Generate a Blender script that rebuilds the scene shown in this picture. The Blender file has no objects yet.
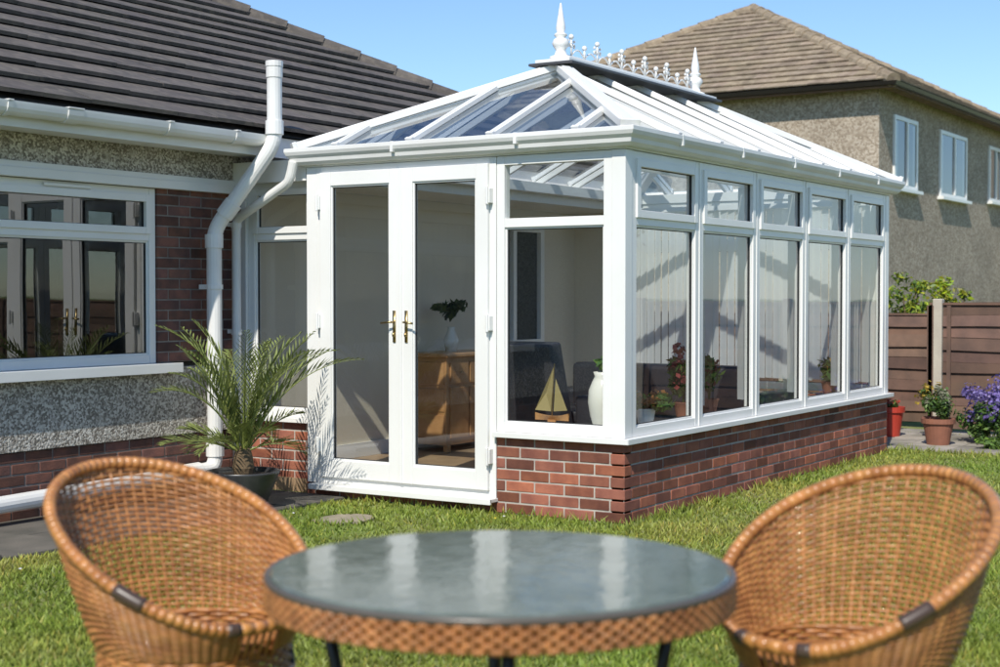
import bpy, bmesh, math, random
import numpy as np
from mathutils import Vector, Matrix
random.seed(7); np.random.seed(7)
R=random.random
def U(a,b): return a+(b-a)*R()
sc=bpy.context.scene
sc.view_settings.view_transform='Standard'
try: sc.view_settings.look='None'
except Exception: pass
sc.view_settings.exposure=0
# ---------------------------------------------------------------- materials
def mat(name,col,rough=.5,col2=None,vscale=4,bump=0,bscale=60,attr=False,metal=0,spec=.5,bdist=.01,detail=5,transl=0,coat=0,ramp=(.35,.65),third=None,tscale=1.0):
    m=bpy.data.materials.new(name); m.use_nodes=True
    nt=m.node_tree; N=nt.nodes; L=nt.links
    p=N['Principled BSDF']; p.inputs['Roughness'].default_value=rough
    p.inputs['Metallic'].default_value=metal
    p.inputs['Specular IOR Level'].default_value=spec
    if coat: p.inputs['Coat Weight'].default_value=coat
    tc=N.new('ShaderNodeTexCoord')
    rgb=N.new('ShaderNodeRGB'); rgb.outputs[0].default_value=(*col,1)
    out=rgb.outputs[0]
    def mix(a,b,f,typ='MIX'):
        x=N.new('ShaderNodeMix'); x.data_type='RGBA'; x.blend_type=typ
        if isinstance(f,float): x.inputs[0].default_value=f
        else: L.new(f,x.inputs[0])
        L.new(a,x.inputs[6])
        if isinstance(b,tuple): x.inputs[7].default_value=(*b,1)
        else: L.new(b,x.inputs[7])
        return x.outputs[2]
    def noise(scale,det=detail):
        n=N.new('ShaderNodeTexNoise'); n.inputs['Scale'].default_value=scale; n.inputs['Detail'].default_value=det
        L.new(tc.outputs['Object'],n.inputs['Vector']); return n.outputs['Fac']
    def rampn(f,lo,hi):
        r=N.new('ShaderNodeMapRange'); r.inputs[1].default_value=lo; r.inputs[2].default_value=hi
        L.new(f,r.inputs[0]); return r.outputs[0]
    if col2: out=mix(out,col2,rampn(noise(vscale),*ramp))
    if third: out=mix(out,third,rampn(noise(tscale),.45,.65))
    if attr:
        a=N.new('ShaderNodeAttribute'); a.attribute_name='Col'
        out=mix(out,a.outputs['Color'],1.0,'MULTIPLY')
    L.new(out,p.inputs['Base Color'])
    if bump:
        b=N.new('ShaderNodeBump'); b.inputs['Strength'].default_value=bump; b.inputs['Distance'].default_value=bdist
        L.new(noise(bscale,3),b.inputs['Height']); L.new(b.outputs[0],p.inputs['Normal'])
    if transl:
        t=N.new('ShaderNodeBsdfTranslucent'); L.new(out,t.inputs[0])
        ms=N.new('ShaderNodeMixShader'); ms.inputs[0].default_value=transl
        L.new(p.outputs[0],ms.inputs[1]); L.new(t.outputs[0],ms.inputs[2])
        L.new(ms.outputs[0],N['Material Output'].inputs[0])
    return m
def glass(name,tint,f0=.08,wob=0.02,rough=0.0,wscale=1.2):
    m=bpy.data.materials.new(name); m.use_nodes=True
    nt=m.node_tree; N=nt.nodes; L=nt.links; N.remove(N['Principled BSDF'])
    lw=N.new('ShaderNodeLayerWeight'); lw.inputs[0].default_value=.5
    pw=N.new('ShaderNodeMath'); pw.operation='POWER'; pw.inputs[1].default_value=4.5
    L.new(lw.outputs['Facing'],pw.inputs[0])
    ma=N.new('ShaderNodeMath'); ma.operation='MULTIPLY_ADD'; ma.inputs[1].default_value=1-f0; ma.inputs[2].default_value=f0
    L.new(pw.outputs[0],ma.inputs[0])
    t=N.new('ShaderNodeBsdfTransparent'); t.inputs[0].default_value=(*tint,1)
    g=N.new('ShaderNodeBsdfGlossy'); g.inputs['Roughness'].default_value=rough
    if wob:
        tc=N.new('ShaderNodeTexCoord'); n=N.new('ShaderNodeTexNoise'); n.inputs['Scale'].default_value=wscale; n.inputs['Detail'].default_value=1
        L.new(tc.outputs['Object'],n.inputs['Vector'])
        b=N.new('ShaderNodeBump'); b.inputs['Strength'].default_value=1; b.inputs['Distance'].default_value=wob
        L.new(n.outputs['Fac'],b.inputs['Height']); L.new(b.outputs[0],g.inputs['Normal'])
    ms=N.new('ShaderNodeMixShader'); L.new(ma.outputs[0],ms.inputs[0]); L.new(t.outputs[0],ms.inputs[1]); L.new(g.outputs[0],ms.inputs[2])
    L.new(ms.outputs[0],N['Material Output'].inputs[0]); return m
def pebble(name,c1,c2,c3,scale=70):
    m=bpy.data.materials.new(name); m.use_nodes=True
    nt=m.node_tree; N=nt.nodes; L=nt.links; p=N['Principled BSDF']; p.inputs['Roughness'].default_value=.9
    tc=N.new('ShaderNodeTexCoord'); v=N.new('ShaderNodeTexVoronoi'); v.inputs['Scale'].default_value=scale
    L.new(tc.outputs['Object'],v.inputs['Vector'])
    r=N.new('ShaderNodeValToRGB'); e=r.color_ramp.elements
    e[0].color=(*c1,1); e[0].position=.15; e[1].color=(*c3,1); e[1].position=.85
    x=e.new(.5); x.color=(*c2,1)
    sp=N.new('ShaderNodeSeparateColor'); L.new(v.outputs['Color'],sp.inputs[0]); L.new(sp.outputs[0],r.inputs[0])
    n=N.new('ShaderNodeTexNoise'); n.inputs['Scale'].default_value=1.1; n.inputs['Detail'].default_value=6; L.new(tc.outputs['Object'],n.inputs['Vector'])
    mr=N.new('ShaderNodeMapRange'); mr.inputs[1].default_value=.3; mr.inputs[2].default_value=.7; mr.inputs[3].default_value=.80; mr.inputs[4].default_value=1.08
    L.new(n.outputs['Fac'],mr.inputs[0])
    mx=N.new('ShaderNodeMix'); mx.data_type='RGBA'; mx.blend_type='MULTIPLY'; mx.inputs[0].default_value=1
    L.new(r.outputs[0],mx.inputs[6]); L.new(mr.outputs[0],mx.inputs[7]); L.new(mx.outputs[2],p.inputs['Base Color'])
    b=N.new('ShaderNodeBump'); b.invert=True; b.inputs['Strength'].default_value=.7; b.inputs['Distance'].default_value=.005
    L.new(v.outputs['Distance'],b.inputs['Height']); L.new(b.outputs[0],p.inputs['Normal'])
    return m
M={}
M['pvc']=mat('white_upvc',(.81,.805,.775),.32,(.76,.755,.72),1.5,.05,6,bdist=.003)
M['gut']=mat('white_gutter_plastic',(.79,.785,.76),.4,(.71,.70,.67),2.5,.05,8,bdist=.003)
M['seal']=mat('rubber_seal',(.03,.03,.03),.6)
M['glass']=glass('window_glass',(.93,.95,.93),.085,.0015)
M['dglass']=glass('house_window_glass',(.62,.66,.66),.18,.0015)
M['rglass']=glass('roof_glass',(.76,.82,.87),.20,.002)
M['brick']=mat('red_brick',(.35,.125,.075),.85,(.24,.08,.052),9,.5,90,attr=True,bdist=.004)
M['obrick']=mat('dark_brown_brick',(.20,.085,.06),.85,(.11,.055,.045),9,.5,90,attr=True,bdist=.004)
M['mortar']=mat('mortar',(.50,.46,.40),.95,(.38,.34,.30),12,.4,150,bdist=.003)
M['omortar']=mat('old_mortar',(.24,.215,.19),.95,(.16,.14,.125),12,.4,150,bdist=.003)
M['pebble']=pebble('pebbledash',(.20,.175,.14),(.40,.36,.30),(.66,.62,.54),75)
M['pebble2']=pebble('pebbledash_far',(.26,.205,.15),(.36,.29,.22),(.46,.39,.31),30)
M['render2']=mat('grey_render',(.38,.34,.30),.9,(.32,.285,.25),1.5,.3,60)
M['tile']=mat('roof_tile_dark',(.108,.093,.082),.85,(.074,.065,.059),3,.5,60,attr=True,bdist=.006,third=(.135,.115,.098),tscale=14)
M['tile2']=mat('roof_tile_brown',(.29,.225,.155),.85,(.21,.16,.11),3,.4,40,attr=True,bdist=.006,third=(.34,.27,.19),tscale=8)
M['cream']=mat('cream_interior_paint',(.72,.65,.52),.8,(.68,.61,.49),1)
M['floor']=mat('wood_floor',(.40,.28,.17),.35,(.30,.20,.12),5)
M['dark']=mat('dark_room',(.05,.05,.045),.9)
M['oak']=mat('oak_wood',(.50,.26,.10),.4,(.38,.18,.065),6,.1,20)
M['leather']=mat('black_leather',(.028,.028,.034),.38,bump=.3,bscale=60)
M['brass']=mat('brass',(.45,.33,.15),.3,metal=1)
M['sail']=mat('gold_sail',(.30,.24,.10),.6)
M['ceram']=mat('white_ceramic',(.75,.73,.66),.2)
M['blind']=mat('vertical_blind_fabric',(.84,.84,.81),.8,transl=.45)
M['fence']=mat('fence_timber',(.17,.10,.07),.85,(.11,.068,.05),5,.4,40,attr=True,bdist=.004)
M['conc']=mat('concrete_post',(.50,.45,.36),.9,(.42,.37,.30),6,.3,60)
M['pave']=mat('paving',(.34,.31,.27),.9,(.25,.23,.20),4,.4,60,attr=True,third=(.18,.17,.14),tscale=2)
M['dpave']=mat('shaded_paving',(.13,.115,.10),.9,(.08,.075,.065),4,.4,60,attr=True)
M['terra']=mat('terracotta',(.30,.12,.07),.8,(.22,.09,.055),8)
M['redpot']=mat('red_glaze',(.45,.05,.03),.4)
M['blackpot']=mat('black_pot',(.03,.03,.034),.35,(.06,.06,.06),8)
M['soil']=mat('soil',(.05,.035,.025),.95,bump=.6,bscale=30)
M['wick']=mat('wicker',(.46,.205,.066),.36,(.32,.13,.04),18,.35,160,attr=True,bdist=.002,coat=.15)
M['rim']=mat('cane_rim',(.55,.25,.075),.28,(.38,.155,.045),20,.2,100,attr=True,bdist=.002,coat=.25)
M['bind']=mat('dark_binding',(.07,.045,.033),.35)
M['gedge']=mat('table_edge_trim',(.10,.085,.07),.3)
M['met']=mat('dark_metal',(.03,.025,.022),.35,metal=.4)
M['ttop']=mat('obscured_glass_top',(.125,.155,.125),.075,(.17,.20,.165),5,.45,22,bdist=.0022,spec=.9,third=(.10,.125,.10),tscale=11)
M['lead']=mat('lead_flashing',(.06,.06,.065),.5)
M['leaf']=mat('leaf_mid',(.10,.18,.042),.5,attr=True,transl=.25)
M['palm']=mat('palm_leaf',(.17,.215,.075),.42,attr=True,transl=.2)
M['trunk']=mat('palm_trunk',(.14,.095,.05),.9,bump=.8,bscale=40)
M['grass']=mat('grass_blades',(.275,.375,.065),.55,(.21,.315,.05),1.3,attr=True,transl=.3,third=(.34,.395,.09),tscale=.8)
M['ground']=mat('lawn_soil',(.20,.26,.05),.95,(.145,.19,.04),3,.8,45,bdist=.03,third=(.23,.22,.08),tscale=.9)
M['flower']=mat('flower_petals',(1,1,1),.5,attr=True,transl=.3)
M['curt']=mat('net_curtain',(.6,.6,.57),.8)
# ---------------------------------------------------------------- builder
class B:
    def __init__(s): s.v=[];s.f=[];s.m=[];s.c=[];s.ml=[]
    def add(s,vs,fs,mt,col=(1,1,1)):
        o=len(s.v); s.v+= [tuple(x) for x in vs]; s.c+=[col]*len(vs)
        if mt not in s.ml: s.ml.append(mt)
        k=s.ml.index(mt)
        for f in fs: s.f.append([i+o for i in f]); s.m.append(k)
    def box(s,p,q,mt,col=(1,1,1)):
        x0,x1=sorted((p[0],q[0]));y0,y1=sorted((p[1],q[1]));z0,z1=sorted((p[2],q[2]))
        s.add([(x0,y0,z0),(x1,y0,z0),(x1,y1,z0),(x0,y1,z0),(x0,y0,z1),(x1,y0,z1),(x1,y1,z1),(x0,y1,z1)],
          [(0,3,2,1),(4,5,6,7),(0,1,5,4),(1,2,6,5),(2,3,7,6),(3,0,4,7)],mt,col)
    def beam(s,p,q,w,h,mt,up=(0,0,1),col=(1,1,1)):
        p=Vector(p);q=Vector(q);d=(q-p).normalized();sd=d.cross(Vector(up)).normalized();u=sd.cross(d)
        vs=[]
        for e in (p,q):
            for a,b in ((-1,-1),(1,-1),(1,1),(-1,1)): vs.append(e+sd*(a*w/2)+u*(b*h/2))
        s.add(vs,[(0,1,2,3),(7,6,5,4),(0,4,5,1),(1,5,6,2),(2,6,7,3),(3,7,4,0)],mt,col)
    def tube(s,path,r,mt,n=8,col=(1,1,1),closed=False,flat=1.0):
        P=[Vector(p) for p in path]; K=len(P)
        rr=r if hasattr(r,'__len__') else [r]*K
        vs=[];ref=None
        for i in range(K):
            if closed: t=P[(i+1)%K]-P[i-1]
            else: t=P[min(i+1,K-1)]-P[max(i-1,0)]
            t.normalize()
            if ref is None:
                ref=Vector((0,0,1)) if abs(t.z)<.9 else Vector((1,0,0))
            sd=t.cross(ref)
            if sd.length<1e-4: sd=t.cross(Vector((0,1,0)))
            sd.normalize(); u=sd.cross(t).normalized(); ref=u
            for j in range(n):
                a=2*math.pi*j/n
                vs.append(P[i]+(sd*math.cos(a)*flat+u*math.sin(a))*rr[i])
        fs=[]
        for i in range(K if closed else K-1):
            i2=(i+1)%K
            for j in range(n):
                j2=(j+1)%n; fs.append((i*n+j,i*n+j2,i2*n+j2,i2*n+j))
        if not closed: fs.append(tuple(range(n))[::-1]); fs.append(tuple((K-1)*n+j for j in range(n)))
        s.add(vs,fs,mt,col)
    def lathe(s,prof,c,mt,n=20,col=(1,1,1)):
        vs=[];fs=[]
        for r,z in prof:
            for j in range(n):
                a=2*math.pi*j/n; vs.append((c[0]+r*math.cos(a),c[1]+r*math.sin(a),c[2]+z))
        for i in range(len(prof)-1):
            for j in range(n):
                j2=(j+1)%n; fs.append((i*n+j,i*n+j2,(i+1)*n+j2,(i+1)*n+j))
        s.add(vs,fs,mt,col)
    def ring(s,prof,rect,mt):
        a0,a1,b0,b1=rect; vs=[];n=len(prof)
        for o,z in prof:
            vs+= [(a0-o,b0-o,z),(a1+o,b0-o,z),(a1+o,b1+o,z),(a0-o,b1+o,z)]
        fs=[]
        for i in range(n):
            i2=(i+1)%n
            for k in range(4):
                k2=(k+1)%4; fs.append((i*4+k,i*4+k2,i2*4+k2,i2*4+k))
        s.add(vs,fs,mt)
    def build(s,name,parent=None,bevel=0,smooth=False,clip=None,mtx=None,seg=2):
        me=bpy.data.meshes.new(name); me.from_pydata(s.v,[],s.f)
        for k in s.ml: me.materials.append(M[k])
        me.polygons.foreach_set('material_index',s.m)
        ca=me.color_attributes.new('Col','FLOAT_COLOR','POINT')
        ca.data.foreach_set('color',np.c_[np.array(s.c,dtype=np.float32),np.ones(len(s.c),dtype=np.float32)].ravel())
        bm=bmesh.new(); bm.from_mesh(me)
        if clip:
            for co,no in clip:
                bmesh.ops.bisect_plane(bm,geom=bm.verts[:]+bm.edges[:]+bm.faces[:],plane_co=co,plane_no=no,clear_outer=True)
        bmesh.ops.recalc_face_normals(bm,faces=bm.faces[:]); bm.to_mesh(me); bm.free()
        if smooth: me.polygons.foreach_set('use_smooth',[True]*len(me.polygons))
        me.update()
        o=bpy.data.objects.new(name,me); sc.collection.objects.link(o)
        if parent: o.parent=parent
        if bevel:
            md=o.modifiers.new('bev','BEVEL'); md.width=bevel; md.segments=seg; md.limit_method='ANGLE'; md.angle_limit=math.radians(40)
        return o
def empty(name):
    o=bpy.data.objects.new(name,None); sc.collection.objects.link(o); return o
def C2W(X,Y,z=0):
    return Vector((.539*(X-.789)+.842*(Y-9.3), -.842*(X-.789)+.539*(Y-9.3), z))
CAM=C2W(0,0)
def gz(a,b):
    d=.842*(a-CAM.x)+.539*(b-CAM.y)
    t=max(0,min(1,(8.6-d)/3.6)); return .12*t*t*(3-2*t)
# ---------------------------------------------------------------- walls helpers
def brick_wall(b,axis,p,sgn,u0,u1,z0,z1,mt='brick',mo='mortar',corner=False,phase=0,depth=.1025,bl=.215):
    n=int(round((z1-z0)/.075)); 
    for r in range(n):
        za=z0+r*.075+.005; zb=za+.065
        u=u0+( .1125 if (corner and (r+phase)%2) else 0)
        if not corner and (r+phase)%2:
            segs=[(u0,u0+.1025)]; u=u0+.1125
        else: segs=[]
        while u<u1-.03:
            segs.append((u,min(u+bl,u1))); u+=bl+.01
        for s0,s1 in segs:
            j=U(0,.003); k=U(.65,1.3); h=U(-.1,.16)
            if R()<.16: k*=.58
            c=(k*(1+h*.3),k,k*(1-h))
            zz0=za+U(-.001,.001); zz1=zb+U(-.0015,.001)
            if axis=='a': b.box((p+sgn*j,s0,zz0),(p+sgn*depth,s1,zz1),mt,c)
            else: b.box((s0,p+sgn*j,zz0),(s1,p+sgn*depth,zz1),mt,c)
    m0=.006
    if axis=='a': b.box((p+sgn*m0,u0+m0,z0),(p+sgn*(depth-.004),u1-m0*.5,z1-.001),mo)
    else: b.box((u0+m0,p+sgn*m0,z0),(u1-m0*.5,p+sgn*(depth-.004),z1-.001),mo)
def P(axis,p,u,z): return (p,u,z) if axis=='a' else (u,p,z)
def frame(b,axis,p,t,u0,u1,z0,z1,w,mt='pvc'):
    q=p+t
    b.box(P(axis,p,u0,z0),P(axis,q,u0+w,z1),mt); b.box(P(axis,p,u1-w,z0),P(axis,q,u1,z1),mt)
    b.box(P(axis,p+.001,u0+w,z0),P(axis,q-.001,u1-w,z0+w),mt); b.box(P(axis,p+.001,u0+w,z1-w),P(axis,q-.001,u1-w,z1),mt)
def pane(b,axis,p,u0,u1,z0,z1,mt='glass'):
    b.add([P(axis,p,u0,z0),P(axis,p,u1,z0),P(axis,p,u1,z1),P(axis,p,u0,z1)],[(0,1,2,3)],mt)
def unit(fb,gb,axis,p,d,u0,u1,z0,zt,z1,w=.06,sash=True,gm='glass'):
    frame(fb,axis,p,.07*d,u0,u1,z0,z1,w)
    fb.box(P(axis,p+.002*d,u0+w,zt-.03),P(axis,p+.068*d,u1-w,zt+.03),'pvc')
    frame(fb,axis,p+.014*d,.03*d,u0+w-.001,u1-w+.001,z0+w-.001,zt-.029,.014)
    frame(fb,axis,p+.022*d,.02*d,u0+w+.012,u1-w-.012,z0+w+.012,zt-.042,.006,'seal')
    pane(gb,axis,p+.030*d,u0+w+.010,u1-w-.010,z0+w+.010,zt-.040,gm)
    if sash:
        frame(fb,axis,p-.014*d,.05*d,u0+w-.012,u1-w+.012,zt+.018,z1-w+.012,.05)
        frame(fb,axis,p+.012*d,.02*d,u0+w+.036,u1-w-.036,zt+.066,z1-w-.036,.006,'seal')
        pane(gb,axis,p+.022*d,u0+w+.034,u1-w-.034,zt+.064,z1-w-.034,gm)
    else: pane(gb,axis,p+.03*d,u0+w-.004,u1-w+.004,zt+.026,z1-w+.004,gm)
# ================================================================ CONSERVATORY
LEN=5.24; WID=2.6; XR0,XR1=1.42,3.80; ZE=2.50; ZR=3.17
con=empty('conservatory')
b=B()
brick_wall(b,'a',0,1,0,.965,0,.525,corner=True,phase=0)
brick_wall(b,'b',0,1,0,LEN,0,.525,corner=True,phase=1)
b.build('dwarf_wall_bricks',con,bevel=.004,seg=1)
b=B()
brick_wall(b,'a',.012,1,.972,2.62,0,.075)
brick_wall(b,'a',.13,1,2.62,3.345,0,.525,phase=1)
brick_wall(b,'b',2.62,-1,.012,.13,.075,.525)
brick_wall(b,'a',LEN,-1,.11,2.5,0,.525)
b.build('side_wall_bricks',con,bevel=.004,seg=1)
b=B(); g=B()
b.box((-.048,-.048,.527),(LEN+.03,.10,.547),'pvc'); b.box((-.045,-.052,.512),(LEN+.03,-.034,.5475),'pvc')
b.box((-.048,.1015,.527),(.10,.965,.5465),'pvc'); b.box((-.053,-.050,.513),(-.035,.963,.548),'pvc')
b.box((.09,2.63,.527),(.24,3.33,.547),'pvc'); b.box((.08,2.63,.513),(.098,3.33,.5485),'pvc')
b.box((-.004,-.004,.548),(.094,.094,2.379),'pvc')
b.box((-.003,2.505,.10),(.095,2.60,2.379),'pvc'); b.box((LEN-.09,-.003,.548),(LEN+.003,.09,2.379),'pvc')
b.box((.10,3.285,.548),(.2,3.335,2.30),'pvc')
ZT=1.935
w5=(LEN-.094-.09)/5
for i in range(5):
    u0=.094+i*w5+.004; u1=.094+(i+1)*w5-.004
    unit(b,g,'b',0,1,u0,u1,.548,ZT,2.378)
    if i: b.box((u0-.014,-.006,.549),(u0+.006,.06,2.377),'pvc')
unit(b,g,'a',0,1,.095,.962,.548,ZT,2.378,sash=False)
unit(b,g,'a',.13,1,2.605,3.284,.548,1.9,2.30,sash=True)
for i in range(3): unit(b,g,'a',LEN,-1,.1+i*.84,.935+i*.84,.548,ZT,2.378)
b.build('frames',con,bevel=.0035)
d=B()
frame(d,'a',-.006,.085,.965,2.504,.10,2.378,.052)
d.box((-.09,.955,.075),(.02,2.52,.10),'pvc'); d.box((-.095,.955,.062),(-.075,2.52,.1005),'pvc')
for (u0,u1) in ((1.014,1.732),(1.737,2.455)):
    z0,z1=.150,2.335
    for s0,s1 in ((u0,u0+.098),(u1-.098,u1)): d.box((-.032,s0,z0),(.035,s1,z1),'pvc')
    d.box((-.031,u0+.098,z0),(.034,u1-.098,z0+.125),'pvc'); d.box((-.031,u0+.098,z1-.098),(.034,u1-.098,z1),'pvc')
    frame(d,'a',-.022,.03,u0+.097,u1-.097,z0+.124,z1-.097,.013)
    frame(d,'a',-.012,.02,u0+.108,u1-.108,z0+.135,z1-.108,.007,'seal')
    pane(g,'a',-.003,u0+.106,u1-.106,z0+.133,z1-.106)
d.box((-.040,1.722,.151),(-.030,1.747,2.334),'pvc')
for u in (1.005,2.464):
    for z in (.38,1.27,2.12):
        d.box((-.05,u-.018,z-.05),(-.006,u+.018,z+.05),'pvc'); d.tube([(-.055,u,z-.06),(-.055,u,z+.06)],.011,'pvc',8)
d.build('french_doors',con,bevel=.004)
d=B()
for u,s in ((1.683,-1),(1.786,1)):
    d.box((-.040,u-.011,1.13),(-.032,u+.011,1.35),'brass')
    d.tube([(-.04,u,1.27),(-.072,u,1.27),(-.08,u+s*.016,1.27),(-.08,u+s*.085,1.263)],.0072,'brass',8)
    d.lathe([(0,0),(.010,0),(.010,.025),(0,.025)],(-.046,u,1.17),'brass',10)
d.build('door_handles',con,smooth=True)
g.build('glazing',con)
b=B()
rect=(0,LEN,0,WID)
b.ring([(-.09,2.381),(.014,2.381),(.014,2.47),(-.09,2.47)],rect,'pvc')
b.ring([(.015,2.392),(.06,2.396),(.082,2.415),(.088,2.44),(.108,2.462),(.118,2.485),(.118,2.512),(.106,2.512),(.100,2.47),(.015,2.45)],rect,'gut')
for a in np.arange(.6,LEN,1.0): b.box((a-.012,-.1205,2.44),(a+.012,-.03,2.515),'gut')
for bb in (.75,1.75): b.box((-.1205,bb-.012,2.44),(-.03,bb+.012,2.515),'gut')
b.box((.06,2.625,2.302),(LEN,3.34,2.42),'pvc')
b.box((.02,2.625,2.29),(.059,3.34,2.45),'pvc')
b.build('eaves_and_gutter',con,bevel=.003)
e=.06; a0,a1,b0,b1=-e,LEN+e,-e,WID+e; bc=WID/2
g=B()
zg0,zg1=ZE+.0,ZR-.01
g.add([(a0,b0,zg0),(a0,b1,zg0),(XR0,bc,zg1)],[(0,1,2)],'rglass')
g.add([(a1,b0,zg0),(a1,b1,zg0),(XR1,bc,zg1)],[(0,1,2)],'rglass')
g.add([(a0,b0,zg0),(a1,b0,zg0),(XR1,bc,zg1),(XR0,bc,zg1)],[(0,1,2,3)],'rglass')
g.add([(a0,b1,zg0),(a1,b1,zg0),(XR1,bc,zg1),(XR0,bc,zg1)],[(0,1,2,3)],'rglass')
g.build('roof_glazing',con)
b=B()
def bar(p,q,w=.05,h=.036,lift=.016):
    p=Vector(p)+Vector((0,0,lift)); q=Vector(q)+Vector((0,0,lift)); b.beam(p,q,w,h,'pvc')
    b.beam(p+Vector((0,0,h*.5+.005)),q+Vector((0,0,h*.5+.005)),w*.5,.010,'pvc')
    dd=(q-p).normalized(); b.beam(p-dd*.02,p+dd*.012,w*1.15,h*1.5,'gut')
    b.beam(p-Vector((0,0,.055)),q-Vector((0,0,.055)),w*.75,.05,'pvc')
top0=(XR0,bc,ZR); top1=(XR1,bc,ZR)
for c,t in (((a0,b0,ZE),top0),((a0,b1,ZE),top0),((a1,b0,ZE),top1),((a1,b1,ZE),top1)): bar(c,t,.11,.05,.022)
for bb in (.32,.97,1.63,2.28):
    t=(bb-b0)/(bc-b0) if bb<bc else (b1-bb)/(b1-bc)
    bar((a0,bb,ZE),(a0+(XR0-a0)*t,bb,ZE+(ZR-ZE)*t)); bar((a1,bb,ZE),(a1-(a1-XR1)*t,bb,ZE+(ZR-ZE)*t))
for a in np.linspace(.62,LEN-.62,7):
    t=1
    if a<XR0: t=(a-a0)/(XR0-a0)
    if a>XR1: t=(a1-a)/(a1-XR1)
    for bs in (b0,b1): bar((a,bs,ZE),(a,bs+(bc-bs)*t,ZE+(ZR-ZE)*t))
b.build('roof_bars',con,bevel=.004)
b=B()
b.box((XR0-.16,bc-.19,ZR+.012),(XR1+.16,bc+.19,ZR+.032),'lead')
b.box((XR0-.13,bc-.15,ZR+.033),(XR1+.13,bc+.15,ZR+.06),'pvc')
b.box((XR0-.05,bc-.06,ZR+.061),(XR1+.05,bc+.06,ZR+.095),'pvc')
b.box((XR0,bc-.012,ZR+.096),(XR1,bc+.012,ZR+.12),'pvc')
b.build('ridge_capping',con,bevel=.004)
b=B()
fin=[(.0,.0),(.085,.0),(.085,.03),(.05,.042),(.038,.08),(.055,.105),(.068,.13),(.055,.16),(.033,.175),(.05,.19),(.05,.20),(.029,.215),(.038,.245),(.034,.275),(.020,.35),(.007,.43),(0,.44)]
for a in (XR0,XR1): b.lathe(fin,(a,bc,ZR+.06),'pvc',16)
z=ZR+.12; n=11; 
for i in range(n):
    a=XR0+.16+(XR1-XR0-.32)*i/(n-1)
    big=(i%2==0); h=.145 if big else .085
    b.tube([(a,bc,z-.01),(a,bc,z+h)],.009,'pvc',6)
    for cz,rr in ((h,.022),(h-.045,.012)): b.lathe([(0,-rr),(rr*.7,-rr*.7),(rr,0),(rr*.7,rr*.7),(0,rr)],(a,bc,z+cz),'pvc',10)
    if big:
        for s in (-1,1):
            b.tube([(a,bc,z+.06),(a+s*.03,bc,z+.09),(a+s*.05,bc,z+.085),(a+s*.045,bc,z+.06)],.008,'pvc',6)
            b.lathe([(0,-.014),(.014,0),(0,.014)],(a+s*.045,bc,z+.112),'pvc',8)
    if i<n-1:
        st=(XR1-XR0-.32)/(n-1)
        b.tube([(a+st*k/8,bc,z+.055*math.sin(math.pi*k/8)) for k in range(9)],.007,'pvc',6)
b.build('ridge_cresting_and_finials',con,smooth=True)
# interior
b=B()
b.box((.11,.11,.0),(LEN-.11,3.34,.10),'floor')
b.box((.20,3.305,.10),(LEN,3.338,2.30),'cream')
b.box((LEN-.10,2.63,.10),(LEN,3.304,2.30),'cream')
b.box((LEN-.118,.12,.10),(LEN-.1035,3.30,.50),'cream')
b.box((.2,3.285,.101),(LEN-.12,3.304,.22),'pvc')
b.box((LEN+.001,2.62,0),(LEN+.1,3.34,2.37),'pebble')
b.build('interior_walls_and_floor',con)
b=B()
frame(b,'b',3.304,-.05,3.35,4.45,.95,2.15,.07); b.box((3.87,3.256,1.02),(3.93,3.303,2.08),'pvc')
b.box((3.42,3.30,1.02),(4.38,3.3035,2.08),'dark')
for i in range(14): b.box((4.0+i*.05,3.16,.22),(4.035+i*.05,3.21,.75),'pvc')
b.box((3.98,3.175,.24),(4.71,3.195,.28),'pvc'); b.box((3.98,3.175,.69),(4.71,3.195,.73),'pvc')
b.build('inner_window_and_radiator',con,bevel=.004)
b=B()
for i in range(32):
    u=.14+i*.079; an=math.radians(U(8,24)); w=.044; zz=.66+U(-.008,.008)
    dx,dy=math.sin(an)*w,math.cos(an)*w
    b.add([(5.02-dx,u-dy,zz),(5.02+dx,u+dy,zz),(5.02+dx,u+dy,2.28),(5.02-dx,u-dy,2.28)],[(0,1,2,3)],'blind')
b.box((4.99,.10,2.285),(5.05,2.7,2.33),'pvc')
b.build('vertical_blinds',con)
b=B()
us=[4.25+i*.07 for i in range(9)]+[3.22+i*.05 for i in range(8)]+[2.2+i*.05 for i in range(6)]+[1.35+i*.05 for i in range(4)]
for u in us:
    b.add([(u-.02,.13,.66),(u+.025,.20,.66),(u+.025,.20,2.28),(u-.02,.13,2.28)],[(0,1,2,3)],'blind')
b.box((.2,.15,2.285),(4.9,.19,2.325),'pvc')
b.build('stacked_window_blinds',con)
b=B()
b.box((2.15,2.86,.16),(3.10,3.28,.92),'oak'); b.box((2.12,2.83,.92),(3.13,3.283,.955),'oak')
for x in (2.17,3.04): 
    for y in (2.88,3.24): b.box((x,y-.02,.10),(x+.05,y+.03,.162),'oak')
for k in range(2):
    x=2.2+k*.3; b.box((x,2.845,.22),(x+.27,2.862,.66),'oak'); b.box((x,2.845,.69),(x+.27,2.862,.88),'oak'); b.lathe([(0,0),(.015,.005),(0,.02)],(x+.135,2.83,.78),'brass',8)
b.box((2.82,2.852,.22),(3.07,2.864,.88),'dark')
for k in range(4):
    b.box((2.82+k*.0755,2.84,.22),(2.845+k*.0755,2.856,.88),'oak')
for k in range(6): b.box((2.82,2.838,.22+k*.126),(3.07,2.858,.242+k*.126),'oak')
for k in range(3): b.box((2.142,2.88,.22+k*.23),(2.152,3.24,.42+k*.23),'oak')
b.build('wooden_sideboard',None,bevel=.006)
b=B()
c=(1.55,1.35)
b.box((c[0]-.40,c[1]-.42,.22),(c[0]+.38,c[1]+.42,.50),'leather')
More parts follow.
